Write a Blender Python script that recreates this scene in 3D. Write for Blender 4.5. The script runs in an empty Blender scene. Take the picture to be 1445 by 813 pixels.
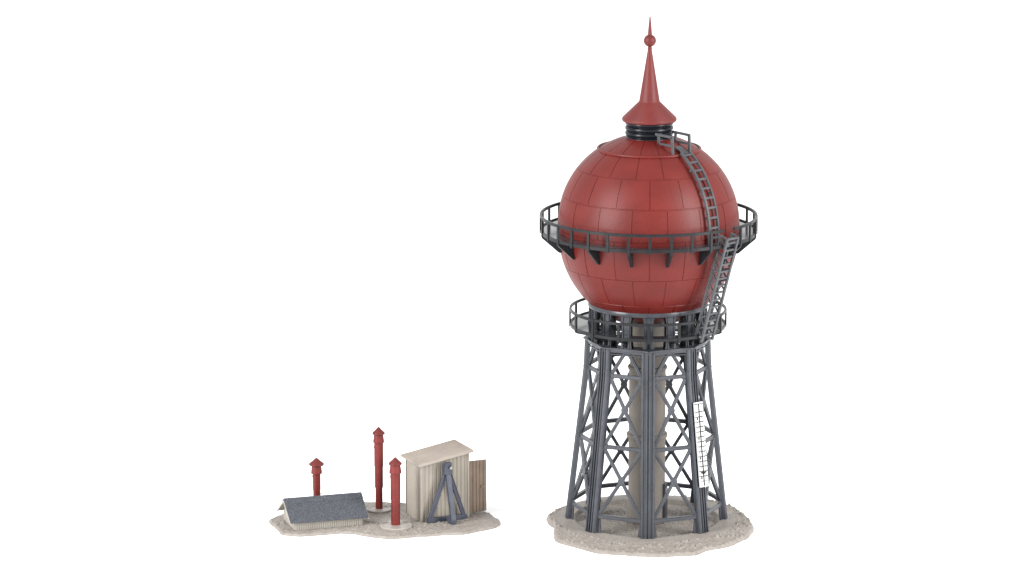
import bpy, bmesh, math, random
from mathutils import Vector, Matrix, noise

# ---------------------------------------------------------------- basics
# lengths are written in photograph pixels at the tower's distance; K turns them into metres
K = 0.00032
random.seed(7)
scene = bpy.context.scene
COL = scene.collection
PI = math.pi
D = 5500.0
TH = math.radians(12.0)
cT, sT = math.cos(TH), math.sin(TH)
CX = -192.0
def dz_of(py):
    q = (406.5 - py) / D
    return q * D / (cT + q * sT)
ZA = -dz_of(738.5)                       # height of the aim point above the ground
AIM = Vector((CX, 0, ZA))
CAM = AIM - D * Vector((0, cT, -sT))
def zy(py): return ZA + dz_of(py)        # height on the tower's axis seen at picture row py
def ground(px, py, z=0.0):               # where a sight line meets the level z
    d = Vector((1, 0, 0)) * ((px - 722.5) / D) + Vector((0, cT, -sT)) + Vector((0, sT, cT)) * ((406.5 - py) / D)
    t = (z - CAM.z) / d.z
    return CAM + d * t

# ---------------------------------------------------------------- materials
def mat(name, col, rough=0.5, spec=0.5, var=0.12, vscale=0.05, bump=0.0, bscale=0.5, specks=None, detail=4.0):
    m = bpy.data.materials.new(name); m.use_nodes = True
    nt = m.node_tree; N = nt.nodes; L = nt.links
    b = N['Principled BSDF']
    b.inputs['Roughness'].default_value = rough
    b.inputs['Specular IOR Level'].default_value = spec
    tc = N.new('ShaderNodeTexCoord')
    n = N.new('ShaderNodeTexNoise'); n.inputs['Scale'].default_value = vscale / K; n.inputs['Detail'].default_value = detail
    L.new(tc.outputs['Object'], n.inputs['Vector'])
    r = N.new('ShaderNodeValToRGB')
    r.color_ramp.elements[0].position = 0.3; r.color_ramp.elements[1].position = 0.7
    r.color_ramp.elements[0].color = tuple(c * (1 - var) for c in col) + (1,)
    r.color_ramp.elements[1].color = tuple(min(1, c * (1 + var)) for c in col) + (1,)
    L.new(n.outputs['Fac'], r.inputs['Fac'])
    out = r.outputs['Color']
    if specks:
        scol, sscale, lo, hi = specks
        n2 = N.new('ShaderNodeTexNoise'); n2.inputs['Scale'].default_value = sscale / K; n2.inputs['Detail'].default_value = 2
        L.new(tc.outputs['Object'], n2.inputs['Vector'])
        mr = N.new('ShaderNodeMapRange'); mr.inputs['From Min'].default_value = lo; mr.inputs['From Max'].default_value = hi
        L.new(n2.outputs['Fac'], mr.inputs['Value'])
        mx = N.new('ShaderNodeMix'); mx.data_type = 'RGBA'
        L.new(mr.outputs['Result'], mx.inputs['Factor']); L.new(out, mx.inputs['A'])
        mx.inputs['B'].default_value = tuple(scol) + (1,)
        out = mx.outputs['Result']
    L.new(out, b.inputs['Base Color'])
    rr = N.new('ShaderNodeMapRange'); rr.inputs['To Min'].default_value = max(0, rough - 0.08); rr.inputs['To Max'].default_value = min(1, rough + 0.08)
    L.new(n.outputs['Fac'], rr.inputs['Value']); L.new(rr.outputs['Result'], b.inputs['Roughness'])
    if bump:
        n3 = N.new('ShaderNodeTexNoise'); n3.inputs['Scale'].default_value = bscale / K; n3.inputs['Detail'].default_value = 3
        L.new(tc.outputs['Object'], n3.inputs['Vector'])
        bp = N.new('ShaderNodeBump'); bp.inputs['Strength'].default_value = bump; bp.inputs['Distance'].default_value = K * (2.2 if 'sand' in name else 1.0)
        L.new(n3.outputs['Fac'], bp.inputs['Height']); L.new(bp.outputs['Normal'], b.inputs['Normal'])
    return m

M_GROUND = mat('white_paper', (0.95, 0.95, 0.95), 0.9, 0.0, var=0.005)
M_RED = mat('red_plastic', (0.083, 0.0085, 0.0066), 0.44, 0.20, var=0.12, vscale=0.03, bump=0.2, bscale=0.45, detail=6)
M_RED2 = mat('dark_red_plastic', (0.098, 0.0110, 0.0088), 0.45, 0.26, var=0.18, vscale=0.06, bump=0.2, bscale=0.4, detail=6)
M_CAP = mat('roof_red_plastic', (0.080, 0.0105, 0.0094), 0.5, 0.24, var=0.10, vscale=0.06, bump=0.14, bscale=0.4, detail=6)
M_STEEL = mat('steel_grey_plastic', (0.0250, 0.0278, 0.0345), 0.30, 0.36, var=0.22, vscale=0.07, bump=0.15, bscale=0.25, detail=6)
M_RAIL = mat('anthracite_plastic', (0.0100, 0.0104, 0.0118), 0.36, 0.15, var=0.2, vscale=0.07, bump=0.12, bscale=0.25)
M_DECK = mat('glossy_deck_plastic', (0.022, 0.024, 0.029), 0.15, 0.8, var=0.2, vscale=0.07)
M_LADDER = mat('grey_plastic', (0.041, 0.042, 0.046), 0.40, 0.3, var=0.2, vscale=0.1, bump=0.12, bscale=0.25)
M_BLACK = mat('blue_black_plastic', (0.0028, 0.0035, 0.0063), 0.27, 0.2, var=0.2, vscale=0.08)
M_COLUMN = mat('stone_beige_plastic', (0.118, 0.104, 0.090), 0.55, 0.3, var=0.10, vscale=0.03, bump=0.12, bscale=0.3)
M_BASE = mat('sand_grey_plastic', (0.188, 0.168, 0.150), 0.5, 0.3, var=0.10, vscale=0.12, bump=0.8, bscale=0.45, detail=8)
M_PAD = mat('pad_plastic', (0.215, 0.194, 0.174), 0.38, 0.4, var=0.06, vscale=0.08, bump=0.1, bscale=0.4)
M_WALL = mat('weathered_board_plastic', (0.205, 0.182, 0.153), 0.6, 0.3, var=0.07, vscale=0.05, bump=0.15, bscale=0.4, detail=6)
M_DOOR = mat('brown_board_plastic', (0.160, 0.120, 0.090), 0.6, 0.3, var=0.16, vscale=0.06, bump=0.15, bscale=0.4, detail=6)
M_ROOF = mat('pale_roof_plastic', (0.222, 0.192, 0.166), 0.6, 0.3, var=0.08, vscale=0.07, bump=0.12, bscale=0.4)
M_SLATE = mat('speckled_slate_plastic', (0.031, 0.034, 0.041), 0.6, 0.2, var=0.25, vscale=0.7, bump=0.6, bscale=0.6, specks=((0.080, 0.085, 0.096), 0.8, 0.48, 0.68))
M_HUT = mat('pale_hut_plastic', (0.222, 0.204, 0.178), 0.6, 0.3, var=0.08, vscale=0.06, bump=0.1, bscale=0.4)
M_STAND = mat('blue_grey_plastic', (0.036, 0.040, 0.054), 0.42, 0.28, var=0.25, vscale=0.09, bump=0.15, bscale=0.3, detail=6)
M_WHITE = mat('white_print', (0.47, 0.47, 0.465), 0.5, 0.3, var=0.02)
M_INK = mat('black_ink', (0.008, 0.008, 0.009), 0.5, 0.2, var=0.05)
M_METAL = mat('bare_bolt', (0.16, 0.16, 0.155), 0.35, 0.6, var=0.1)

# ---------------------------------------------------------------- mesh building
ORG = {}
class MB:
    def __init__(s): s.v = []; s.f = []
    def add(s, vs, fs):
        o = len(s.v); s.v += [Vector(v) for v in vs]; s.f += [tuple(i + o for i in f) for f in fs]; return s
    def box(s, c, ax, ay, az):           # half-axis vectors
        c = Vector(c); ax = Vector(ax); ay = Vector(ay); az = Vector(az)
        vs = [c + i * ax + j * ay + k * az for k in (-1, 1) for j in (-1, 1) for i in (-1, 1)]
        return s.add(vs, [(0, 2, 3, 1), (4, 5, 7, 6), (0, 1, 5, 4), (2, 6, 7, 3), (0, 4, 6, 2), (1, 3, 7, 5)])
    def bar(s, p, q, w, h, n):           # w along cross(dir, n), h along n
        p = Vector(p); q = Vector(q); d = (q - p); L = d.length; d.normalize()
        n = Vector(n); n = (n - n.dot(d) * d).normalized(); t = d.cross(n)
        return s.box((p + q) / 2, d * L / 2, t * w / 2, n * h / 2)
    def sweep(s, pts, w, h, up=(0, 0, 1), closed=False):   # square section along a path
        pts = [Vector(p) for p in pts]; m = len(pts); vs = []
        for i, p in enumerate(pts):
            a = pts[i - 1] if (i > 0 or closed) else p
            b = pts[(i + 1) % m] if (i < m - 1 or closed) else p
            d = (b - a).normalized(); u = up(p) if callable(up) else Vector(up)
            u = (u - u.dot(d) * d).normalized(); t = d.cross(u)
            vs += [p + t * w / 2 + u * h / 2, p - t * w / 2 + u * h / 2, p - t * w / 2 - u * h / 2, p + t * w / 2 - u * h / 2]
        fs = []
        for i in range(m if closed else m - 1):
            a = 4 * i; b = 4 * ((i + 1) % m)
            for k in range(4): fs.append((a + k, a + (k + 1) % 4, b + (k + 1) % 4, b + k))
        if not closed: fs += [(3, 2, 1, 0), tuple(4 * (m - 1) + k for k in range(4))]
        return s.add(vs, fs)
    def lathe(s, prof, n=64, c=(0, 0, 0), closed=False):  # prof: (r, z) list
        c = Vector(c); vs = []; fs = []; m = len(prof)
        for r, z in prof:
            for k in range(n):
                a = 2 * PI * k / n; vs.append(c + Vector((r * math.sin(a), -r * math.cos(a), z)))
        for j in range(m if closed else m - 1):
            jj = (j + 1) % m
            for k in range(n): fs.append((j * n + k, jj * n + k, jj * n + (k + 1) % n, j * n + (k + 1) % n))
        if not closed: fs += [tuple(range(n)), tuple((m - 1) * n + k for k in reversed(range(n)))]
        return s.add(vs, fs)
    def prism(s, poly, off):              # closed polygon (points) pushed by vector off
        poly = [Vector(p) for p in poly]; n = len(poly); off = Vector(off)
        vs = poly + [p + off for p in poly]
        fs = [tuple(reversed(range(n))), tuple(range(n, 2 * n))] + [(i, (i + 1) % n, n + (i + 1) % n, n + i) for i in range(n)]
        return s.add(vs, fs)
    def build(s, name, m, parent=None, smooth=None, bevel=0.0, origin=None, segs=2):
        o0 = Vector(origin) if origin is not None else (ORG[parent.name] if parent else Vector((0, 0, 0)))
        me = bpy.data.meshes.new(name)
        me.from_pydata([(v - o0) * K for v in s.v], [], s.f); me.validate()
        bm = bmesh.new(); bm.from_mesh(me)
        bmesh.ops.recalc_face_normals(bm, faces=bm.faces[:])
        if bevel:
            bmesh.ops.remove_doubles(bm, verts=bm.verts[:], dist=1e-7)
            es = [e for e in bm.edges if len(e.link_faces) == 2 and e.calc_face_angle(0) > 0.7]
            bmesh.ops.bevel(bm, geom=es, offset=bevel * K, segments=segs, affect='EDGES', profile=0.6, clamp_overlap=True)
        if smooth is not None:
            for f in bm.faces: f.smooth = True
            for e in bm.edges:
                if len(e.link_faces) == 2 and e.calc_face_angle(0) > math.radians(smooth): e.smooth = False
        bm.to_mesh(me); bm.free()
        me.materials.append(m)
        ob = bpy.data.objects.new(name, me); COL.objects.link(ob)
        if parent: ob.parent = parent
        else: ob.location = o0 * K
        ORG[ob.name] = o0
        return ob
def tag(o, label, cat, group=None):
    o['label'] = label; o['category'] = cat
    if group: o['group'] = group
    return o
def thing(name, loc, label, cat, group=None):
    o = bpy.data.objects.new(name, None); COL.objects.link(o)
    o.location = Vector(loc) * K; o.empty_display_size = 0.01; ORG[o.name] = Vector(loc)
    return tag(o, label, cat, group)
def copies(o, angles):                    # turned copies of a part (with its sub-parts) about its parent's axis
    out = []
    for a in angles:
        c = o.copy(); COL.objects.link(c); c.parent = o.parent
        c.rotation_euler = (0, 0, a)
        for ch in list(o.children):
            d = ch.copy(); COL.objects.link(d); d.parent = c
        out.append(c)
    return out
def pol(r, a, z): return Vector((r * math.sin(a), -r * math.cos(a), z))   # a = 0 faces the camera, + turns right
def tang(a): return Vector((math.cos(a), math.sin(a), 0))
def rad(a): return Vector((math.sin(a), -math.cos(a), 0))

# ---------------------------------------------------------------- setting
g = MB(); g.add([(-9000, -4600, 0), (9000, -4600, 0), (9000, 12000, 0), (-9000, 12000, 0)], [(0, 1, 2, 3)])
go = g.build('ground', M_GROUND); go['kind'] = 'structure'

# ---------------------------------------------------------------- model bases
def outline_fn(px, c):
    pts = []
    for x, y in px:
        p = ground(x, y, 0.0) - c; pts.append((math.atan2(p.x, -p.y), math.hypot(p.x, p.y)))
    pts.sort()
    ext = [(a - 2 * PI, r) for a, r in pts[-3:]] + pts + [(a + 2 * PI, r) for a, r in pts[:3]]
    def R(a):
        a = (a + PI) % (2 * PI) - PI
        for (a0, r0), (a1, r1) in zip(ext, ext[1:]):
            if a0 <= a <= a1:
                t = (a - a0) / max(1e-6, a1 - a0)
                # straight edge between the two corner points
                x0, y0 = r0 * math.sin(a0), r0 * math.cos(a0); x1, y1 = r1 * math.sin(a1), r1 * math.cos(a1)
                den = (math.cos(a) * (x1 - x0) - math.sin(a) * (y1 - y0))
                rr = (x1 * y0 - x0 * y1) / -den if abs(den) > 1e-6 else r0 + (r1 - r0) * t
                rl = r0 + (r1 - r0) * t
                return rl if not (0.6 * rl < abs(rr) < 1.5 * rl) else 0.5 * abs(rr) + 0.5 * rl
        return pts[0][1]
    return R
def relief(p, amp, sc):
    q = Vector((p.x, p.y, 3.3)) * sc
    v = noise.noise(q) + 0.6 * noise.noise(q * 2.1) + 0.3 * noise.noise(q * 4.3)
    return amp * v
def pebbles(p, cell, amp):
    d, pts = noise.voronoi(Vector((p.x / cell, p.y / cell, 0.5)))
    hsh = (math.sin(pts[0].x * 57.3 + pts[0].y * 91.7) * 43758.5) % 1.0
    if hsh < 0.35: return 0.0
    return amp * hsh * max(0.0, 1 - (d[0] / (0.3 + 0.2 * hsh)) ** 2) ** 0.6
def make_base(name, px, c, hfun, m, edge=4.5, na=560, nr=120):
    R = outline_fn(px, c); mb = MB(); vs = []; fs = []
    ts = [0.0] + [((i + 1) / nr) for i in range(nr)]
    for a_i in range(na):
        a = 2 * PI * a_i / na - PI
        jag = 1 + 0.012 * noise.noise(Vector((math.sin(a) * 7, math.cos(a) * 7, 1.1))) + 0.006 * noise.noise(Vector((math.sin(a) * 25, math.cos(a) * 25, 2.1)))
        Ra = R(a) * jag
        for t in ts[1:]:
            r = Ra * t; p = Vector((r * math.sin(a), -r * math.cos(a), 0))
            fall = Ra - r
            z = hfun(p, fall, edge)
            vs.append(c + Vector((p.x, p.y, z)))
        p = Vector((Ra * 1.008 * math.sin(a), -Ra * 1.008 * math.cos(a), 0))
        vs.append(c + Vector((p.x, p.y, 0.25)))
    n1 = nr + 1
    for a_i in range(na):
        b = ((a_i + 1) % na) * n1; a0 = a_i * n1
        for j in range(nr): fs.append((a0 + j, a0 + j + 1, b + j + 1, b + j))
    vs.append(c + Vector((0, 0, hfun(Vector((0, 0, 0)), 100, edge)))); ci = len(vs) - 1
    for a_i in range(na): fs.append((ci, a_i * n1, ((a_i + 1) % na) * n1))
    fs.append(tuple(a_i * n1 + nr for a_i in range(na)))
    mb.add(vs, fs)
    return mb.build(name, m, None, smooth=70, origin=c)
def sstep(a, b, x):
    t = max(0, min(1, (x - a) / (b - a))); return t * t * (3 - 2 * t)

ZB = zy(730.0)                             # top of the ring the tower's legs stand on
def crop5(x, y): return (760 + x * 0.2215, 620 + y * 0.2215)
tower_px = [crop5(*p) for p in [(50, 515), (72, 545), (105, 572), (112, 655), (250, 695), (370, 728), (520, 740), (660, 749), (800, 751), (900, 746),
            (1000, 742), (1060, 715), (1110, 706), (1230, 680), (1320, 638), (1365, 590), (1362, 555), (1335, 525), (1285, 490), (1230, 450),
            (1140, 425), (1000, 402), (860, 392), (740, 388), (590, 386), (500, 390), (430, 398), (330, 415), (185, 450), (125, 475)]]
def h_tower(p, fall, edge):
    r = p.length
    outer = edge + (ZB - edge) * sstep(170, 124, r)
    w = sstep(103.5, 101.5, r)
    z = outer * (1 - w) + (ZB - 5.0) * w
    rough = sstep(127, 133, r) + sstep(100, 97, r) * 0.9
    z += rough * (relief(p, 1.0, 0.16) + (pebbles(p, 5.6, 3.3) + pebbles(p + Vector((3, 1, 0)), 3.6, 1.2) if r > 126 else pebbles(p, 3.6, 1.8)))
    z = max(0.3, z)
    return max(0.3, z * sstep(-2.0, 2.2, fall))
tower_base = make_base('model_base', tower_px, Vector((0, 0, 0)), h_tower, M_BASE)
tag(tower_base, 'roundish sand grey gravel base with ragged edge under the tall water tower', 'model base', 'gravel model bases')
for a_, rr_ in ((math.radians(-67), 96), (math.radians(67), 96)):
    mb = MB(); c = pol(rr_, a_, ZB)
    mb.lathe([(7.5, -7), (7.5, -2.6), (6.6, -1.9), (5.6, -2.2), (5.2, -4.0), (2.2, -4.0), (1.8, -3.0), (0.3, -3.0)], 32, c)
    mb.build('drain_ring', M_BASE, tower_base, smooth=40)

def c6(x, y): return (370 + x * 0.2214, 590 + y * 0.2214)
def c7(x, y): return (520 + x * 0.2215, 590 + y * 0.2215)
yard_px = [(380, 736), (384, 741), (392, 748), (399, 756), (425, 758), (456, 755.6), (481, 753.5), (501, 754.5), (525, 759), (547, 761.3), (562, 761),
           (586, 758.3), (626, 756), (653, 755), (675, 751), (697, 746), (706, 741), (704, 736), (693, 729.5), (684, 724), (668, 718), (640, 713), (600, 712), (570, 713),
           (553, 712.5), (535, 711), (518, 712), (495, 713), (470, 713), (440, 714), (415, 720), (398, 728)]
YC = ground(545, 737, 0)
YZ = 6.0
def h_yard(p, fall, edge):
    z = edge + (YZ - edge) * sstep(2, 20, fall)
    rough = 1.0
    z += rough * (relief(p, 0.6, 0.18) + pebbles(p, 4.4, 1.7) - 0.4)
    return max(0.3, z * sstep(-2.0, 2.0, fall))
yard_base = make_base('model_base', yard_px, YC, h_yard, M_BASE, edge=4.2)
tag(yard_base, 'long sand grey gravel base with wavy edge under the hut, shed and pipes', 'model base', 'gravel model bases')

# ---------------------------------------------------------------- water tower
T = thing('water_tower', (0, 0, ZB), 'tall model water tower with red ball tank on a grey lattice frame', 'water tower')
PH = math.radians(-1.2)

# --- legs
Z_TOP, Z_KINK, Z_MID, Z_BOT, Z_FOOT = zy(477), zy(516.5), zy(612.5), zy(707.5), ZB - 0.6
def leg_r(z):
    if z >= Z_KINK: return 89.5 + (Z_TOP - z) / (Z_TOP - Z_KINK) * 1.5
    return 91.0 + (Z_KINK - z) / (Z_KINK - Z_FOOT) * 25.5
def bead(cx, cy, r, a0_, a1_, n=6):
    return [(cx + r * math.cos(a0_ + (a1_ - a0_) * i / n), cy + r * math.sin(a0_ + (a1_ - a0_) * i / n)) for i in range(n + 1)]
half = [(0.9, -3.9), (1.0, -1.2)] + bead(2.2, -0.9, 1.2, PI, 0)[0:] + [(3.4, -1.35), (6.4, -1.2)] + bead(8.1, -0.6, 1.6, PI, 0) + [(9.7, -5.5), (7.6, -5.6), (7.4, -4.8), (0.8, -4.8)]
t22 = math.tan(math.radians(22.5))
sec = [(x, y - x * t22 * 0.8) for x, y in half]
sec = sec + [(-x, y) for x, y in reversed(sec)]
# close the back of the groove
def leg_mb(a):
    mb = MB()
    zs = [Z_TOP - 1.5, Z_KINK, Z_FOOT]
    vs = []; n = len(sec)
    for z in zs:
        for x, y in sec: vs.append(pol(leg_r(z) + y, a, z) + tang(a) * x)
    fs = []
    for j in range(2):
        for i in range(n): fs.append((j * n + i, j * n + (i + 1) % n, (j + 1) * n + (i + 1) % n, (j + 1) * n + i))
    fs += [tuple(range(n)), tuple(2 * n + i for i in reversed(range(n)))]
    mb.add(vs, fs)
    # thin sleeve line at the kink
    z = Z_KINK
    vs = []
    for zz in (z + 0.9, z - 0.9):
        for x, y in sec: vs.append(pol(leg_r(zz) + y + 0.5, a, zz) + tang(a) * (x * 1.03))
    fs = [(i, (i + 1) % n, n + (i + 1) % n, n + i) for i in range(n)] + [tuple(range(n)), tuple(n + i for i in reversed(range(n)))]
    mb.add(vs, fs)
    return mb
leg = leg_mb(PH).build('leg', M_STEEL, T, smooth=35)
fm = MB()
for s in (-1, 1):
    pa = PH + s * math.radians(22.5)
    n_ = rad(pa); t_ = tang(pa) * s
    p0 = pol(leg_r(Z_FOOT) - 4.5, PH, Z_FOOT) + t_ * 5.5
    up = (pol(leg_r(Z_FOOT + 30) - 4.5, PH, Z_FOOT + 30) - pol(leg_r(Z_FOOT) - 4.5, PH, Z_FOOT))
    fm.prism([p0, p0 + t_ * 9.6, p0 + t_ * 9.2 + up * 0.10, p0 + up * 1.2 + t_ * 3.8, p0 + up * 1.2], n_ * -2.6)
fo = fm.build('foot_gusset', M_STEEL, leg, bevel=0.25, segs=1)
legs = [leg] + copies(leg, [math.radians(45 * k) for k in range(1, 8)])

# --- lattice panels
def corner(a, z, side, inset):            # point on the leg's flank inside the bay
    am = PH + math.radians(22.5)
    return pol(leg_r(z) - inset, a, z)
a0, a1 = PH, PH + math.radians(45); am = (a0 + a1) / 2
def on_bay(u, z, inset=4.5):              # u: 0..1 across the bay
    p = pol(leg_r(z) - inset, a0, z); q = pol(leg_r(z) - inset, a1, z)
    return p.lerp(q, u)
def pn(z0, z1): # outward normal of the bay between two heights
    d = on_bay(.5, z1) - on_bay(.5, z0); t = tang(am); n = t.cross(d).normalized()
    return n if n.dot(rad(am)) > 0 else -n
mb = MB()
def xbay(zl, zh, eu0, eu1):
    n = pn(zl, zh)
    P = [(on_bay(eu0, zl + 3), on_bay(1 - eu1, zh - 3)), (on_bay(1 - eu0, zl + 3), on_bay(eu1, zh - 3))]
    for k, (p, q) in enumerate(P):
        off = n * (0.15 * k)
        mb.bar(p + off, q + off, 4.7, 3.2, n)
        mb.bar(p + off + n * 1.5, q + off + n * 1.5, 1.5, 1.4, n)
    # meeting plate
    d0 = (P[0][1] - P[0][0]); d1 = (P[1][1] - P[1][0])
    w0 = (P[0][0] - P[1][0]).length; w1 = (P[0][1] - P[1][1]).length
    c = P[0][0] + d0 * (w0 / (w0 + w1))
    u = tang(am); v = n.cross(u)
    mb.prism([c + n * -1.3 + u * x + v * y for x, y in ((-3.2, -6), (3.2, -6), (5.2, 0), (3.2, 6), (-3.2, 6), (-5.2, 0))], n * 3.4)
    for (p, q) in P:                       # corner plates
        for e, dd in ((p, (q - p).normalized()), (q, (p - q).normalized())):
            sgn = 1 if dd.dot(u) > 0 else -1
            zd = 1 if dd.z > 0 else -1
            vv = v if v.z * zd > 0 else -v
            e2 = e - dd * 2
            mb.prism([e2 + n * -1.1, e2 + u * sgn * 7 + n * -1.1, e2 + vv * 10 + n * -1.1], n * 2.4)
xbay(Z_BOT, Z_MID, 0.12, 0.13)
xbay(Z_MID, Z_KINK, 0.13, 0.15)
n = pn(Z_KINK, Z_TOP)
for u0, u1 in ((0.15, 0.455), (0.85, 0.545)):
    p = on_bay(u0, Z_KINK + 2); q = on_bay(u1, Z_TOP - 6)
    mb.bar(p, q, 5.0, 3.2, n); mb.bar(p + n * 1.5, q + n * 1.5, 1.6, 1.4, n)
c = on_bay(.5, Z_TOP - 8)
mb.prism([c + n * -1.2 + tang(am) * x + Vector((0, 0, y)) for x, y in ((-6, 5), (-3, -2), (3, -2), (6, 5))], n * 2.8)
panel = mb.build('lattice_panel', M_STEEL, T, bevel=0.2, segs=1)
def beam(z, h, u0, nn, lip=True):
    b = MB()
    p, q = on_bay(u0, z, 4.2), on_bay(1 - u0, z, 4.2)
    b.bar(p, q, h, 3.4, nn)
    if lip:
        for s in (-1, 1):
            off = Vector((0, 0, s * (h / 2 - 0.6)))
            b.bar(p + nn * 1.6 + off, q + nn * 1.6 + off, 1.2, 1.6, nn)
    return b.build('beam', M_STEEL, panel, bevel=0.25, segs=1)
beam(Z_BOT, 5.8, 0.09, pn(Z_BOT, Z_MID)); beam(Z_MID, 5.8, 0.09, pn(Z_BOT, Z_MID)); beam(Z_KINK + 1, 5.8, 0.10, pn(Z_MID, Z_KINK))
b = MB(); nn = rad(am)
p, q = on_bay(-0.01, Z_TOP - 3, 1.5), on_bay(1.01, Z_TOP - 3, 1.5)
b.bar(p - nn * 1.5, q - nn * 1.5, 5.5, 4.0, nn); b.bar(p + Vector((0, 0, 3)) + nn * 0.4, q + Vector((0, 0, 3)) + nn * 0.4, 2.2, 6.0, nn)
b.bar(on_bay(0.11, Z_TOP - 8.4, 2.8), on_bay(0.89, Z_TOP - 8.4, 2.8), 1.6, 2.4, nn)
b.build('beam', M_STEEL, panel, bevel=0.25, segs=1)
for s, u in ((1, 0.115), (-1, 0.885)):     # thin frame lines in the top bay
    mb2 = MB(); mb2.bar(on_bay(u, Z_KINK + 3, 3.6), on_bay(u, Z_TOP - 7, 3.6), 2.2, 2.6, nn)
    mb2.build('frame_strip', M_STEEL, panel, bevel=0.2, segs=1)
panels = [panel] + copies(panel, [math.radians(45 * k) for k in range(1, 8)])

# --- centre column
mb = MB()
cz = [(0, 0.1), (27.5, 0), (27.5, 3), (26.4, 4)]
z1, z2 = zy(613) , zy(517)
prof = [(27.2, ZB - 4), (27.2, ZB + 1), (26.2, ZB + 2.5), (26.2, z1 - 4), (28.6, z1 - 3), (29.2, z1), (28.6, z1 + 2.6), (26.0, z1 + 3.6),
        (26.0, z2 - 4), (27.4, z2 - 3), (28.2, z2 - 0.5), (27.4, z2 + 1.6), (24.8, z2 + 2.4), (24.8, zy(462)), (24.0, zy(452))]
mb.lathe(prof, 64)
column = mb.build('column', M_COLUMN, T, smooth=35)
mb = MB(); da = math.radians(78)
mb.box(pol(26.6, da, (ZB + zy(680)) / 2), tang(da) * 9, rad(da) * 2.4, Vector((0, 0, (zy(680) - ZB) / 2)))
mb.build('door', M_STEEL, column, bevel=0.3)

# --- drum of posts that carries the tank
Z_R0, Z_R1 = zy(424.5), zy(431)
ZLD = zy(456)                               # lower deck
mb = MB()
mb.lathe([(79.5, Z_R1), (84.2, Z_R1), (84.6, Z_R1 + 0.6), (84.6, Z_R0 - 0.8), (84.0, Z_R0), (80.5, Z_R0), (79.5, Z_R0 - 1)], 128, closed=True)
drum = mb.build('support_drum', M_STEEL, T, smooth=40)
mb = MB()
pa = PH
zt, zb = Z_R1 + 0.2, Z_TOP - 1.8
prof = [(-8.4, zt), (8.4, zt), (7.0, zt - 7), (6.4, (zt + zb) / 2), (7.4, zb + 8), (9.4, zb), (-9.4, zb), (-7.4, zb + 8), (-6.4, (zt + zb) / 2), (-7.0, zt - 7)]
mb.prism([pol(80.0, pa, z) + tang(pa) * x for x, z in prof], rad(pa) * 2.4)
for s in (-1, 1):
    mb.bar(pol(82.6, pa, zt) + tang(pa) * s * 4.6, pol(82.6, pa, zb) + tang(pa) * s * 4.6, 1.9, 2.4, rad(pa))
mb.prism([pol(80.2, pa, zt) - tang(pa) * 1, pol(68, pa, zt) - tang(pa) * 1, pol(74, pa, zt - 10) - tang(pa) * 1, pol(77, pa, zb) - tang(pa) * 1, pol(80.2, pa, zb) - tang(pa) * 1], tang(pa) * 2)
post = mb.build('support_post', M_STEEL, drum, bevel=0.25, segs=1)
for k in range(1, 16):
    c = post.copy(); COL.objects.link(c); c.parent = drum; c.rotation_euler = (0, 0, math.radians(22.5 * k))
mb = MB()
mb.lathe([(67, Z_TOP - 2), (86.0, Z_TOP - 2), (86.0, Z_TOP + 1.6), (67, Z_TOP + 1.6)], 96, closed=True)
mb.build('foot_ring', M_STEEL, drum, smooth=40)
mb = MB(); pa = PH
mb.prism([pol(67.5, pa, z) + tang(pa) * x for x, z in [(-6.5, zt + 3), (6.5, zt + 3), (4.2, zt - 12), (4.2, ZLD - 2), (6.5, zb), (-6.5, zb), (-4.2, ZLD - 2), (-4.2, zt - 12)]], rad(pa) * 3.0)
mb.bar(pol(66, pa + 0.196, ZLD - 8), pol(79.4, pa + 0.196, ZLD - 8), 5.0, 3.0, Vector((0, 0, 1)))
ip = mb.build('inner_post', M_RAIL, drum, bevel=0.25, segs=1)
for k in range(1, 16):
    c = ip.copy(); COL.objects.link(c); c.parent = drum; c.rotation_euler = (0, 0, math.radians(22.5 * k))

# --- tank
R = 127.0; ZC = zy(315); ZE = zy(323); BV = 138.0
def tank_pt(t, off=0.0):                    # t: 0 pole .. 1 equator .. 2 bottom pole -> (r, z)
    if t <= 1:
        f = t * PI / 2; return ((R + off) * math.sin(f), ZC + (R + off) * math.cos(f))
    if t <= 1.06:
        return (R + off, ZC + (ZE - ZC) * (t - 1) / 0.06)
    f = (t - 1.06) / 0.94 * PI / 2
    nx, nz = math.cos(f) / R, math.sin(f) / BV; l = math.hypot(nx, nz)
    return (R * math.cos(f) + off * nx / l, ZE - BV * math.sin(f) - off * nz / l)
mb = MB()
mb.lathe([tank_pt(0.12 + 1.82 * i / 120) for i in range(121)], 144)
tank = mb.build('ball_tank', M_RED, T, smooth=40)
rows = [(0.150, 0.378, 0.5), (0.378, 0.572, 0.5), (0.572, 0.792, 0.0), (0.792, 1.03, 0.5), (1.03, 1.287, 0.0), (1.287, 1.492, 0.5), (1.492, 1.70, 0.0), (1.70, 1.90, 0.5)]
mb = MB()
NP = 16; H = 0.62; G = 0.50
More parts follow.
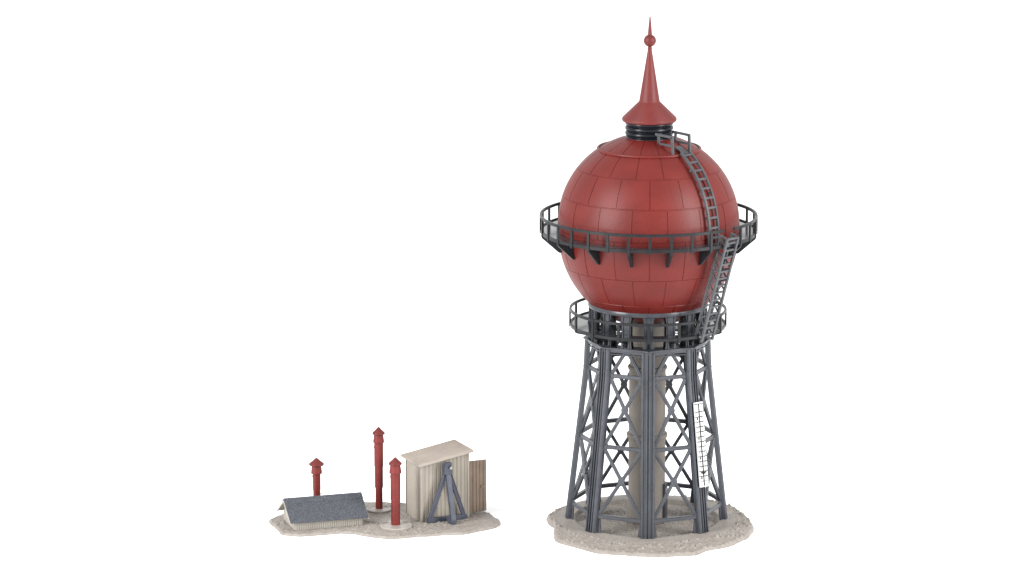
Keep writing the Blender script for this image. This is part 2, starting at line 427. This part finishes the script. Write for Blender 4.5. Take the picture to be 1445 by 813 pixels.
def plate(tA, tB, aA, aB, gA, gB):
    nu, nv = 10, 10
    (rA, zA), (rB, zB_) = tank_pt(tA), tank_pt(tB)
    arc = R * abs(tB - tA) * PI / 2
    gt = gA / arc; ge = gB / arc
    vs = []; fs = []
    us = [0, 0.0001] ; 
    def grid(v):  # edge rows: base, raised edge
        return v
    vv = [0.0, gt] + [gt + (1 - 2 * gt) * i / nv for i in range(1, nv)] + [1 - gt, 1.0]
    for j, v in enumerate(vv):
        t = tA + (tB - tA) * (gt + v * (1 - gt - ge)); r0 = tank_pt(t)[0]
        ga = G / max(6.0, r0)
        uu = [0.0, 0.5 * ga / (aB - aA)] + [i / nu for i in range(1, nu)] + [1 - 0.5 * ga / (aB - aA), 1.0]
        for i, u in enumerate(uu):
            edge = (j in (0, len(vv) - 1)) or (i in (0, len(uu) - 1))
            r, z = tank_pt(t, -0.1 if edge else H)
            a = aA + ga + (aB - aA - 2 * ga) * u
            vs.append(pol(r, a, z))
    w = nu + 3
    for j in range(len(vv) - 1):
        for i in range(w - 1): fs.append((j * w + i, j * w + i + 1, (j + 1) * w + i + 1, (j + 1) * w + i))
    mb.add(vs, fs)
for tA, tB, off in rows:
    for k in range(NP):
        aA = PH + 2 * PI * (k + off) / NP
        plate(tA, tB, aA, aA + 2 * PI / NP, 0.012 if tA == 1.287 else G, 0.012 if tB == 1.287 else G)
mb.build('plating', M_RED, tank, smooth=50)
mb = MB()
rr, zz = tank_pt(0.378, 0.8)
mb.lathe([(rr + 1.9 * math.cos(x), zz + 0.8 + 2.2 * math.sin(x)) for x in [2 * PI * i / 10 for i in range(10)]], 144, closed=True)
mb.build('collar_ring', M_RED, tank, smooth=60)

# --- neck and pointed roof
ZN0, ZN1 = zy(198), zy(169)
mb = MB(); prof = [(31.5, ZN0 - 4)]
nr_ = 4
for k in range(nr_):
    zc = ZN0 + (k + 0.5) * (ZN1 - ZN0) / nr_
    hh = (ZN1 - ZN0) / nr_ * 0.5
    for i in range(7):
        x = -PI / 2 + PI * i / 6
        prof.append((31.0 + 2.9 * math.cos(x), zc + hh * 0.93 * math.sin(x)))
prof.append((31.0, ZN1 + 1))
mb.lathe(prof, 96)
mb.build('ribbed_neck', M_BLACK, T, smooth=50)
mb = MB()
prof = [(33.5, zy(170.6)), (36.8, zy(170.8)), (38.0, zy(169.6)), (38.4, zy(167.6)), (37.6, zy(165.4)), (15.2, zy(143.6)), (14.3, zy(142.2))]
prof += [(14.3 + (2.9 - 14.3) * i / 6, zy(142.2 + (70.5 - 142.2) * i / 6)) for i in range(1, 7)]
prof += [(2.7, zy(69.5)), (3.3, zy(68.5)), (2.5, zy(66))]
mb.lathe(prof, 64)
roof = mb.build('pointed_roof', M_CAP, T, smooth=28)
zb_ = zy(57.4); Rb = 8.6
mb = MB()
bp = [(Rb * math.cos(x), zb_ + Rb * math.sin(x)) for x in [-1.27 + (1.27 + 1.2) * i / 14 for i in range(15)]]
bp.insert(7, (Rb + 0.35, zb_ - 0.5)); bp = sorted(bp, key=lambda q: q[1])
mb.lathe(bp + [(3.0, zy(49.2)), (2.6, zy(44)), (0.9, zy(25)), (0.35, zy(23))], 40)
mb.build('ball_finial', M_CAP, roof, smooth=40)

# --- walkways
def walkway(name, rdeck0, rdeck1, zdeck, rrail, zrail, npost, off, gap, mrail, wdeck=3.0, rail_w=2.6, rail_h=4.0):
    mb = MB()
    mb.lathe([(rdeck0, zdeck - wdeck), (rdeck1, zdeck - wdeck), (rdeck1, zdeck), (rdeck0, zdeck)], 128, closed=True)
    w = mb.build(name, M_DECK, T, smooth=30)
    mb = MB(); g0, g1 = gap
    N_ = 120
    pts = [pol(rrail, g1 + (2 * PI - (g1 - g0)) * i / N_, zrail) for i in range(N_ + 1)]
    mb.sweep(pts, rail_w, rail_h)
    mb.build('handrail', mrail, w, smooth=30)
    mb = MB()
    pts = [pol(rrail - 0.6, g1 + (2 * PI - (g1 - g0)) * i / N_, zdeck - 0.6) for i in range(N_ + 1)]
    mb.sweep(pts, rail_w, rail_h + 0.6)
    mb.build('edge_beam', mrail, w, smooth=30)
    mb = MB()
    mb.bar(pol(rrail + 0.5, PH, zrail + 0.6), pol(rrail + 0.5, PH, zdeck - 4.8), 4.0, 2.6, rad(PH))
    p = mb.build('post', mrail, w, bevel=0.25, segs=1)
    first = True
    for k in range(npost):
        a = math.radians(off) + 2 * PI * k / npost
        aa = PH + a
        aa = (aa + PI) % (2 * PI) - PI
        if g0 + 0.012 < aa < g1 - 0.012: continue
        if first: p.rotation_euler = (0, 0, a); first = False
        else:
            c = p.copy(); COL.objects.link(c); c.parent = w; c.rotation_euler = (0, 0, a)
    return w
ZUR, ZUD = zy(303.5), zy(324.5)
GU = (math.radians(41.0), math.radians(49.0))
up = walkway('upper_walkway', 128.2, 151.0, ZUD, 151.5, ZUR, 32, 0, GU, M_RAIL)
mb = MB(); ba = PH + math.radians(11.25)
mb.prism([pol(152.6, ba, ZUD - 2.5) - tang(ba) * 1.7, pol(152.6, ba, ZUD - 6.5) - tang(ba) * 1.7, pol(128.5, ba, ZUD - 28) - tang(ba) * 1.7,
          pol(122.5, ba, ZUD - 29) - tang(ba) * 1.7, pol(126, ba, ZUD - 2.5) - tang(ba) * 1.7], tang(ba) * 3.4)
br = mb.build('bracket', M_RAIL, up, bevel=0.3, segs=1)
for k in range(1, 16):
    c = br.copy(); COL.objects.link(c); c.parent = up; c.rotation_euler = (0, 0, math.radians(22.5 * k))
ZLR = zy(435.5)
GL = (math.radians(38.5), math.radians(49.5))
lo = walkway('lower_walkway', 85.2, 108.5, ZLD, 109.5, ZLR, 16, 0, GL, M_RAIL, rail_w=2.6, rail_h=3.6)
mb = MB(); ba = PH
mb.prism([pol(109, ba, ZLD - 2.6) - tang(ba) * 1.8, pol(109, ba, ZLD - 6) - tang(ba) * 1.8, pol(90, ba, ZLD - 11) - tang(ba) * 1.8, pol(83, ba, ZLD - 19) - tang(ba) * 1.8,
          pol(83, ba, ZLD - 2.6) - tang(ba) * 1.8], tang(ba) * 3.6)
br = mb.build('bracket', M_RAIL, lo, bevel=0.3, segs=1)
for k in range(1, 16):
    c = br.copy(); COL.objects.link(c); c.parent = lo; c.rotation_euler = (0, 0, math.radians(22.5 * k))

# --- curved ladder up the ball
LA = math.radians(40.5); LW = 16.0
mb = MB()
tp = tang(LA)
def lad(t, off=6.5):
    r, z = tank_pt(t, off); return pol(r, LA, z)
def upv(p):
    c = Vector((0, 0, ZC)); return (p - c).normalized()
t0, t1 = 0.375, 1.10
path = [t0 + (t1 - t0) * i / 36 for i in range(37)]
for s in (-1, 1):
    mb.sweep([lad(t) + tp * s * LW / 2 for t in path], 2.7, 3.6, up=lambda p: Vector((p.x, p.y, (p.z - ZC))).normalized())
ladder = mb.build('curved_ladder', M_LADDER, T, smooth=30)
mb = MB(); nrung = 11
for i in range(nrung):
    t = t0 + 0.030 + (t1 - t0 - 0.06) * i / (nrung - 1)
    p = lad(t, 7.1); nn = upv(p)
    r_ = MB(); r_.bar(p - tp * (LW / 2 + .4), p + tp * (LW / 2 + .4), 3.3, 1.8, nn)
    r_.build('rung', M_LADDER, ladder, bevel=0.2, segs=1)
for t in (0.52, 0.70, 0.88):
    r_ = MB()
    for s in (-1, 1): r_.bar(lad(t, 7.5) + tp * s * LW / 2, lad(t, 0.2) + tp * s * LW / 2, 2.4, 2.0, tp)
    r_.build('standoff', M_LADDER, ladder)
# landing and its two guard frames
ZG = zy(186.5)
mb = MB()
r71, z71 = tank_pt(0.378)
mb.bar(pol(58, LA, tank_pt(.305)[1] + 4.5), lad(t0 + .01, 6.0), 11.0, 1.4, Vector((0, 0, 1)))
mb.build('landing_plank', M_LADDER, ladder, bevel=0.2)
for s in (-1, 1):
    o = tp * (s * 16.0 - 0.5); mb = MB()
    ra, rb = 31, 65
    z_top = ZG + 3.0
    mb.bar(pol(ra, LA, z_top) + o, pol(rb + 1.4, LA, z_top - 0.5) + o, 3.4, 2.8, tp)
    mb.bar(pol(ra + 6, LA, z_top - 12.5) + o, pol(rb, LA, z_top - 12.5) + o, 3.2, 2.6, tp)
    mb.bar(pol(ra + 6.5, LA, z_top) + o, pol(ra + 6.5, LA, z_top - 13.5) + o, 3.6, 2.6, tp)
    mb.bar(pol(rb, LA, z_top + .4) + o, pol(rb + 1.5, LA, z_top - 25) + o, 4.0, 2.8, tp)
    mb.build('guard_frame', M_LADDER, ladder, bevel=0.25, segs=1)

# --- straight caged ladder between the walkways
SA = math.radians(44.8); st = tang(SA); sr = rad(SA); SW = 22.0
Pt = pol(147, SA, zy(311)); Pb = pol(101, SA, ZLD - 4)
dd = (Pt - Pb).normalized(); nrm = st.cross(dd); nrm = nrm if nrm.dot(sr) > 0 else -nrm
DEP = 12.5
L_ = (Pt - Pb).length
mb = MB()
for s in (-1, 1):
    o = st * s * SW / 2
    mb.bar(Pb + o, Pt + o, 3.4, 3.0, st); mb.bar(Pb + o + nrm * DEP, Pt + o + nrm * DEP, 3.0, 3.8, st)
    mb.bar(Pt + o - nrm * 1.1, Pt + o + nrm * (DEP + 1.2), 2.6, 2.6, st)
    nz_ = 17
    for i in range(nz_):
        x0, x1 = 6 + (L_ - 9) * i / nz_, 6 + (L_ - 9) * (i + 1) / nz_
        e0, e1 = (0, DEP) if i % 2 else (DEP, 0)
        mb.bar(Pb + dd * x0 + nrm * e0 + o, Pb + dd * x1 + nrm * e1 + o, 2.3, 2.0, st)
stair = mb.build('caged_ladder', M_LADDER, T, bevel=0.2, segs=1)
for i in range(14):
    r_ = MB(); x = 10 + (L_ - 14) * i / 13.3
    c = Pb + dd * x + nrm * (DEP - 0.6)
    r_.bar(c - st * SW / 2, c + st * SW / 2, 2.8, 2.0, nrm)
    r_.build('rung', M_LADDER, stair, bevel=0.2, segs=1)
mb = MB(); mb.bar(Pt + nrm * DEP - st * (SW / 2 + 1), Pt + nrm * DEP + st * (SW / 2 + 1), 2.6, 2.6, nrm)
mb.build('top_bar', M_LADDER, stair, bevel=0.2)

# --- level gauge board on the right front leg
ga = PH + math.radians(45)
zt_, zb__ = zy(551.5), zy(667)
def legp(z): return pol(leg_r(z), ga, z)
gd = (legp(zt_) - legp(zb__)).normalized()
fa = math.radians(30); gu = tang(fa); gn = gd.cross(gu); gn = gn if gn.dot(rad(fa)) > 0 else -gn
gu = gd.cross(gn); gu = gu if gu.x > 0 else -gu
gc0 = legp(zb__) + gn * 2.4 + gu * 2.0; gL = (legp(zt_) - legp(zb__)).length; GW = 15.2
mb = MB(); mb.box(gc0 + gd * gL / 2, gu * GW / 2, gd * gL / 2, gn * 0.7)
gauge = mb.build('gauge_board', M_WHITE, T, bevel=0.15, segs=1); gauge['label'] = 'white printed level scale with black ticks on a tower leg'
def gp(x, y): return gc0 + gd * y + gu * x + gn * 0.78
mb = MB()
def ink(x0, y0, x1, y1): mb.add([gp(x0, y0), gp(x1, y0), gp(x1, y1), gp(x0, y1)], [(0, 1, 2, 3)])
ink(-1.1, 1.5, 1.1, gL - 2)
nrow = 15; top = gL - 2.5; step = (gL - 22) / (nrow - 1)
for i in range(nrow):
    y = top - i * step - (4.0 if i else 0)
    ink(-6.9, y - 0.62, 7.1, y + 0.62)
ink(-6.0, 8.0, 6.0, 8.9)
for x_ in (-7.3, 6.9): ink(x_, 0.6, x_ + 0.42, gL - 0.6)
SEG = {'0': 'abcdef', '2': 'abged', '5': 'afgcd', '8': 'abcdefg', '4': 'fgbc', '6': 'afgedc', '1': 'bc'}
def digit(ch, x, y, w=2.4, h=3.6, t=0.5):
    S_ = {'a': (0, h - t, w, h), 'd': (0, 0, w, t), 'g': (0, h / 2 - t / 2, w, h / 2 + t / 2), 'f': (0, h / 2, t, h), 'e': (0, 0, t, h / 2), 'b': (w - t, h / 2, w, h), 'c': (w - t, 0, w, h / 2)}
    for k in SEG[ch]:
        a_, b_, c_, d_ = S_[k]; ink(x + a_, y + b_, x + c_, y + d_)
for i in range(nrow):
    y = top - i * step - (4.0 if i else 0) - step * 0.62 - (1.6 if i == 0 else 0)
    digit('8' if i % 4 == 2 else '5' if i % 2 else '2', -4.6, y, t=1.0 if i % 4 == 2 else 0.5)
    digit('0' if i % 2 else '5', 2.6, y, t=0.5)
ty = 20.5
mb.add([gp(-5.4, ty + 1.2), gp(5.8, ty + 1.2), gp(0.3, ty - 3.2)], [(0, 1, 2)])
for x in (-4.4, -1.2, 2.4, 4.6): ink(x, 1.6, x + 1.1, 3.2)
mb.build('gauge_print', M_INK, gauge)

# ---------------------------------------------------------------- pump yard: low hut
SC = 1.012
hy = math.radians(17.5)
U = Vector((math.cos(hy), math.sin(hy), 0)); V = Vector((-math.sin(hy), math.cos(hy), 0)); Z = Vector((0, 0, 1))
HB = ground(416.5, 749, YZ - 0.5)
HL, HW, HE, HR = 97 * SC, 65 * SC, 17.5, 38.0
def hp(u, v, z): return HB + U * u + V * v + Z * z
hut = thing('pump_hut', hp(HL / 2, HW / 2, 0), 'low pale hut with speckled dark grey gable roof on the left', 'hut')
slope = (HR - 3.0 - HE) / (HW / 2)
mb = MB()
mb.prism([hp(0, 0, 0), hp(0, HW, 0), hp(0, HW, HE - 2), hp(0, HW / 2, HR - 5.2), hp(0, 0, HE - 2)], U * HL)
x = 1.5
while x < HL - 1:                           # upright boards on the long sides
    for v in (-0.3, HW + 0.3): mb.box(hp(x, v, (HE - 3) / 2), U * 1.3, V * 0.42, Z * ((HE - 3) / 2 - .2))
    x += 3.2
x = 1.5
while x < HW - 1:
    zt_ = HE - 3.5 + min(x, HW - x) * slope * 0.93
    for u in (-0.3, HL + 0.3): mb.box(hp(u, x, zt_ / 2), V * 1.15, U * 0.55, Z * (zt_ / 2 - .2))
    x += 3.2
mb.build('wall', M_HUT, hut, bevel=0.2, segs=1)
OV, OG = 6.0, 8.0
s_ = (HR - 14.0) / (HW / 2 + OV)
def roof_sheet(side, m, u0, u1, v_in, v_out, lift, th):
    f = (lambda v: HW / 2 - v) if side < 0 else (lambda v: HW / 2 + v)
    zz = lambda v: HR - v * s_ + lift
    b = MB(); b.prism([hp(u0, f(v_in), zz(v_in)), hp(u0, f(v_out), zz(v_out)), hp(u0, f(v_out), zz(v_out) - th), hp(u0, f(v_in), zz(v_in) - th)], U * (u1 - u0)); return b
b = roof_sheet(-1, M_SLATE, -OG, HL + OG, 0, HW / 2 + OV, 0, 2.2)
b2 = roof_sheet(1, M_SLATE, -OG, HL + OG, 0, HW / 2 + OV, -0.02, 2.2)
b.v += b2.v; b.f += [tuple(i + 8 for i in f) for f in b2.f]
ro = b.build('roof', M_SLATE, hut, bevel=0.3, segs=1)
b = roof_sheet(-1, M_SLATE, -OG - 0.3, HL + OG + 0.3, -0.2, 8.5, 1.7, 2.0); b2 = roof_sheet(1, M_SLATE, -OG - 0.3, HL + OG + 0.3, -0.2, 8.5, 1.68, 2.0)
b.v += b2.v; b.f += [tuple(i + 8 for i in f) for f in b2.f]
b.build('ridge_cap', M_SLATE, ro, bevel=0.3, segs=1)
for u in (-OG - 0.7, HL + OG - 1.1):        # pale barge boards just under the slates
    b = MB()
    for sg in (-1, 1):
        f = (lambda v: HW / 2 - v) if sg < 0 else (lambda v: HW / 2 + v)
        vo = HW / 2 + OV - 0.3
        b.prism([hp(u, f(0), HR - 1.2), hp(u, f(vo), HR - vo * s_ - 1.2), hp(u, f(vo), HR - vo * s_ - 4.2), hp(u, f(0), HR - 4.2)], U * 1.8)
        vi = 0.5 if sg > 0 else 0.9
        if u < 0: b.prism([hp(u + 1.7, f(vi), HR - vi * s_ - 2.25), hp(u + 1.7, f(vo - 2), HR - (vo - 2) * s_ - 2.25), hp(u + 1.7, f(vo - 2), HR - (vo - 2) * s_ - 3.6), hp(u + 1.7, f(vi), HR - vi * s_ - 3.6)], U * (HL + 2 * OG - .6))
    b.build('barge_board', M_HUT, ro, bevel=.2, segs=1)

# ---------------------------------------------------------------- vent pipes
def vent(px, ytop, pxb, pyb, label, rcap, hcap, rcol, segs_, zbase):
    rcap *= 1.05
    b0 = ground(pxb, pyb, zbase)
    # height so that the tip appears at ytop
    depth0 = (b0 - CAM).dot(Vector((0, cT, -sT)))
    h = (pyb - ytop) * depth0 / D / cT * 1.003
    t = thing('vent_pipe', b0, label, 'vent pipe', 'red vent pipes')
    hc, hcol = hcap, 12.0
    body = h - hc - 1.5 - hcol
    mb = MB(); prof = []
    z = -0.5
    for r, frac in segs_:
        z1 = z + frac * (body + .5); prof += [(r, z), (r, z1 - 0.3)] if not prof else [(r, z), (r, z1 - 0.3)]; z = z1
    prof.append((prof[-1][0] - .6, z))
    mb.lathe(prof, 28, b0)
    mb.build('pipe', M_RED2, t, smooth=22)
    mb = MB()
    mb.lathe([(rcol * 0.72, body - 0.6), (rcol - .5, body - 0.2), (rcol, body + 0.4), (rcol, body + 1.2), (rcol * .84, body + hcol - 1.5), (rcol * .84, body + hcol + 1)], 28, b0)
    mb.build('collar', M_RED2, t, smooth=22)
    mb = MB(); zc = body + hcol
    mb.lathe([(rcol * .7, zc + 0.2), (rcap - .8, zc), (rcap, zc + 0.9), (rcap - 0.3, zc + 2.6), (rcap * .55, zc + 2.6 + (hc - 2.6) * .52), (1.4, zc + hc + .9), (.4, zc + hc + 1.5)], 28, b0)
    mb.build('cap', M_CAP, t, smooth=22)
    # small bolt lugs on the side of the pipe
    mb = MB()
    for k, fz in enumerate((0.93, 0.45)):
        a = math.radians(-80 if k == 0 else 75)
        rr = segs_[-1][0] if fz > .6 else segs_[0][0]
        mb.lathe([(0.1, -1.5), (0.9, -1.2), (0.9, 1.2), (0.1, 1.5)], 10, b0 + pol(rr - .1, a, body * fz))
    mb.build('lug', M_RED2, t, smooth=40)
    return t
PZ = YZ + 2.6
vent(447.3, 645.5, 447.3, 719.5, 'short red vent pipe with a broad cap behind the dark roofed hut', 10.4, 9.5, 8.2, [(5.3, 0.55), (5.7, 0.45)], YZ - .5)
vent(535.5, 601.8, 535, 716.5, 'tallest red vent pipe, stepped, between the hut and the shed', 8.8, 9.5, 8.2, [(5.2, 0.32), (6.1, 0.32), (6.7, 0.36)], PZ)
vent(557.7, 644.5, 558.3, 739.3, 'mid height red vent pipe in front of the left shed wall', 9.1, 9.5, 8.8, [(6.5, 0.48), (7.1, 0.52)], PZ)
for (px, py, r) in ((535, 717.5, 18.0), (559, 740.5, 23.2)):
    c = ground(px, py, PZ)
    mb = MB(); mb.lathe([(r - .4, -4.5), (r, -2.0), (r, -0.9), (r - 0.9, 0.0), (r - 2.4, 0.0), (r - 3.0, -0.8), (0.5, -0.7)], 56, c)
    mb.build('round_pad', M_PAD, yard_base, smooth=35)

# ---------------------------------------------------------------- shed
sy = math.radians(24.5)
U = Vector((math.cos(sy), math.sin(sy), 0)); V = Vector((-math.sin(sy), math.cos(sy), 0))
SB = ground(594.2, 736.8, YZ - 0.5)
WW, WD = 74.0, 54.0
H0, H1 = 83.0, 95.0
def sp(u, v, z): return SB + U * u + V * v + Z * z
shed = thing('tool_shed', sp(WW / 2, WD / 2, 0), 'weathered board shed with sloping pale roof and open brown door', 'shed')
top_z = lambda u: H0 + (H1 - H0) * u / WW
def ribbed(u0, u1, f, inner, nrib, hb, ht, amp=0.8):   # upright corrugated sheet: f(u, depth, z)
    m = []; 
    for i in range(nrib):
        a = u0 + (u1 - u0) * i / nrib; w = (u1 - u0) / nrib
        m += [(a + 0.02 * w, 0), (a + 0.14 * w, -amp), (a + 0.80 * w, -amp), (a + 0.92 * w, 0)]
    m.append((u1, 0))
    b = MB(); vs = []
    for (u, d) in m: vs += [f(u, d, hb), f(u, d, ht(u))]
    for (u, d) in m: vs += [f(u, inner, hb), f(u, inner, ht(u))]
    k = len(m); fs = []
    for i in range(k - 1):
        fs.append((2 * i, 2 * i + 2, 2 * i + 3, 2 * i + 1)); fs.append((2 * k + 2 * i, 2 * k + 2 * i + 1, 2 * k + 2 * i + 3, 2 * k + 2 * i + 2))
        fs.append((2 * i, 2 * k + 2 * i, 2 * k + 2 * i + 2, 2 * i + 2)); fs.append((2 * i + 1, 2 * i + 3, 2 * k + 2 * i + 3, 2 * k + 2 * i + 1))
    fs.append((0, 1, 2 * k + 1, 2 * k)); e = 2 * (k - 1); fs.append((e, 2 * k + e, 2 * k + e + 1, e + 1))
    b.add(vs, fs); return b
ribbed(0, WW, lambda u, d, z: sp(u, d, z), 2.5, 12, 0, top_z, 0.8).build('wall', M_WALL, shed)
ribbed(0, WW, lambda u, d, z: sp(u, WD - d, z), -2.5, 12, 0, top_z, 1.0).build('wall', M_WALL, shed)
ribbed(2.6, WD - 2.6, lambda u, d, z: sp(d * 0.55, u, z), 2.5, 15, 0, lambda v: H0 - .2, 0.8).build('wall', M_WALL, shed)
# right wall with a doorway: two jambs and a lintel
b = MB(); dv0, dv1, dh = 13.0, 46.0, 79.0
b.box(sp(WW - 1.3, (2.6 + dv0) / 2, H1 / 2 - .2), U * 1.2, V * ((dv0 - 2.6) / 2), Z * (H1 / 2 - .2))
b.box(sp(WW - 1.3, (dv1 + WD - 2.6) / 2, H1 / 2 - .2), U * 1.2, V * ((WD - 2.6 - dv1) / 2), Z * (H1 / 2 - .2))
b.box(sp(WW - 1.3, (dv0 + dv1) / 2, (dh + H1) / 2 - .2), U * 1.2, V * ((dv1 - dv0) / 2), Z * ((H1 - dh) / 2 - .2))
b.build('wall', M_WALL, shed)
for (u, v) in ((-0.6, -0.7), ):
    b = MB(); b.box(sp(u + 1.0, v + 0.3, H0 / 2), U * 1.7, V * 1.5, Z * (H0 / 2 - .2)); b.build('corner_post', M_WALL, shed, bevel=.3)
b = MB(); b.box(sp(WW - 0.8, -0.5, H1 / 2 - .4), U * 1.6, V * 1.5, Z * (H1 / 2 - .6)); b.build('corner_post', M_WALL, shed, bevel=.3)
# door swung open, edge against the right wall
b = ribbed(0, 32.5, lambda u, d, z: sp(WW + 0.6 + u, dv0 - 1.5 + d, z), 2.0, 6, 2.2, lambda u: 78.0, 0.9)
door = b.build('door', M_DOOR, shed)
b = MB(); b.box(sp(WW + 26, dv0 - 3.0, 39), U * 2.0, V * 1.0, Z * 1.6); b.build('latch', M_DOOR, door, bevel=.3)
b = MB()
for zz in (16, 62): b.box(sp(WW + 0.6, dv0 - 2.6, zz), U * 1.6, V * 0.9, Z * 1.8)
b.build('hinge', M_DOOR, door, bevel=.2)
# roof
RO_U, RO_V = 5.5, 7.5
rz = lambda u: H0 + 0.4 + (H1 - H0) * u / WW
def rp(u, v, l): return sp(u, v, rz(u) + l)
b = MB()
b.prism([rp(-RO_U, -RO_V, 0), rp(WW + RO_U, -RO_V, 0), rp(WW + RO_U, -RO_V, 2.6), rp(-RO_U, -RO_V, 2.6)], V * (WD + 2 * RO_V))
nrb = 19
for i in range(nrb):
    v = -RO_V + (WD + 2 * RO_V) * (i + 0.5) / nrb
    b.prism([rp(-RO_U + .2, v - 0.85, 2.55), rp(-RO_U + .2, v + 0.85, 2.55), rp(-RO_U + .2, v + 0.35, 3.7), rp(-RO_U + .2, v - 0.35, 3.7)], rp(WW + RO_U - .2, 0, 0) - rp(-RO_U + .2, 0, 0))
b.build('roof', M_ROOF, shed, bevel=0.25, segs=1)

# ---------------------------------------------------------------- three legged stand in front of the shed
C0 = sp(36.5, -9.5, 0.5)
stand = thing('tripod_stand', C0, 'blue grey three legged stand with a bolted head in front of the shed wall', 'stand')
def tp_(u, v, z): return C0 + U * u + V * v + Z * z
b = MB(); b.bar(tp_(-31, 0, 3.2), tp_(30, 0, 3.2), 6.2, 6.4, Z)
b.build('ground_beam', M_STAND, stand, bevel=.4)
b = MB(); b.bar(tp_(0.5, -3.2, 3.1), tp_(0.5, -24, 3.1), 7.0, 6.0, Z); b.build('ground_beam', M_STAND, stand, bevel=.4)
apex = 70.0
for (p, q) in ((tp_(-26.5, 0, 5.5), tp_(-2.8, 0, apex)), (tp_(25.5, 0, 5.5), tp_(3.2, 0, apex))):
    b = MB(); b.bar(p, q, 5.6, 4.8, V); 
    d_ = (q - p).normalized(); w_ = d_.cross(V)
    for sg in (-1, 1): b.bar(p - V * 2.4 + w_ * sg * 2.2, q - V * 2.4 + w_ * sg * 2.2, 1.3, 1.2, V)
    b.build('strut', M_STAND, stand, bevel=.25, segs=1)
b = MB(); p, q = tp_(0.5, -20.5, 5.5), tp_(0, -2.5, apex); b.bar(p, q, 6.6, 5.4, V)
for sg in (-1, 1): b.bar(p - V * 2.7 + U * sg * 2.6, q - V * 2.7 + U * sg * 2.6, 1.4, 1.2, V)
b.build('strut', M_STAND, stand, bevel=.3, segs=1)
b = MB(); b.box(tp_(0, -1.5, 73.5), U * 5.8, V * 5.0, Z * 4.2); b.box(tp_(-3.3, -1.5, 80), U * 2.6, V * 4.6, Z * 3.2)
b.box(tp_(0.5, -1.0, 84), U * 5.4, V * 4.0, Z * 1.4)
head = b.build('head', M_STAND, stand, bevel=.5)
b = MB(); c_ = tp_(3.4, -6.0, 78.2); vs = []
for zz, r in ((0, 2.1), (-1.6, 2.1), (-2.3, 1.2)):
    for k in range(16): vs.append(c_ + V * zz + U * r * math.cos(2 * PI * k / 16) + Z * r * math.sin(2 * PI * k / 16))
fs = [(j * 16 + k, j * 16 + (k + 1) % 16, (j + 1) * 16 + (k + 1) % 16, (j + 1) * 16 + k) for j in range(2) for k in range(16)] + [tuple(range(16)), tuple(32 + k for k in range(16))]
b.add(vs, fs); b.build('bolt', M_METAL, head, smooth=40)
b = MB(); b.box(tp_(2.4, -0.8, 79.5), U * 2.9, V * 3.6, Z * 3.6); b.build('bolt_seat', M_STAND, head, bevel=.3)

# ---------------------------------------------------------------- camera
cam = bpy.data.cameras.new('camera'); co = bpy.data.objects.new('camera', cam); COL.objects.link(co)
co.location = CAM * K; co.rotation_euler = (PI / 2 - TH, 0, 0)
cam.sensor_width = 36; cam.lens = 36 * D / 1445.0
cam.clip_start = 0.05; cam.clip_end = 50
scene.camera = co

# ---------------------------------------------------------------- light: white studio tent and soft boxes
w = bpy.data.worlds.new('World'); scene.world = w; w.use_nodes = True
bg = w.node_tree.nodes['Background']; bg.inputs['Color'].default_value = (1, 1, 1, 1); bg.inputs['Strength'].default_value = 1.38
def softbox(name, loc, target, size, power):
    l = bpy.data.lights.new(name, 'AREA'); l.shape = 'RECTANGLE'; l.size = size[0] * K; l.size_y = size[1] * K; l.energy = power
    o = bpy.data.objects.new(name, l); COL.objects.link(o); o.location = Vector(loc) * K
    o.rotation_euler = (Vector(target) - Vector(loc)).to_track_quat('-Z', 'Y').to_euler()
softbox('softbox', (-1850, -1250, 1150), (-60, 0, 380), (700, 1900), 11.0)
softbox('softbox', (1850, -1150, 1100), (-60, 0, 380), (620, 1900), 10.5)
scene.view_settings.view_transform = 'Standard'; scene.view_settings.look = 'None'
scene.view_settings.exposure = 0.0; scene.view_settings.gamma = 1.0
scene.render.engine = 'CYCLES'
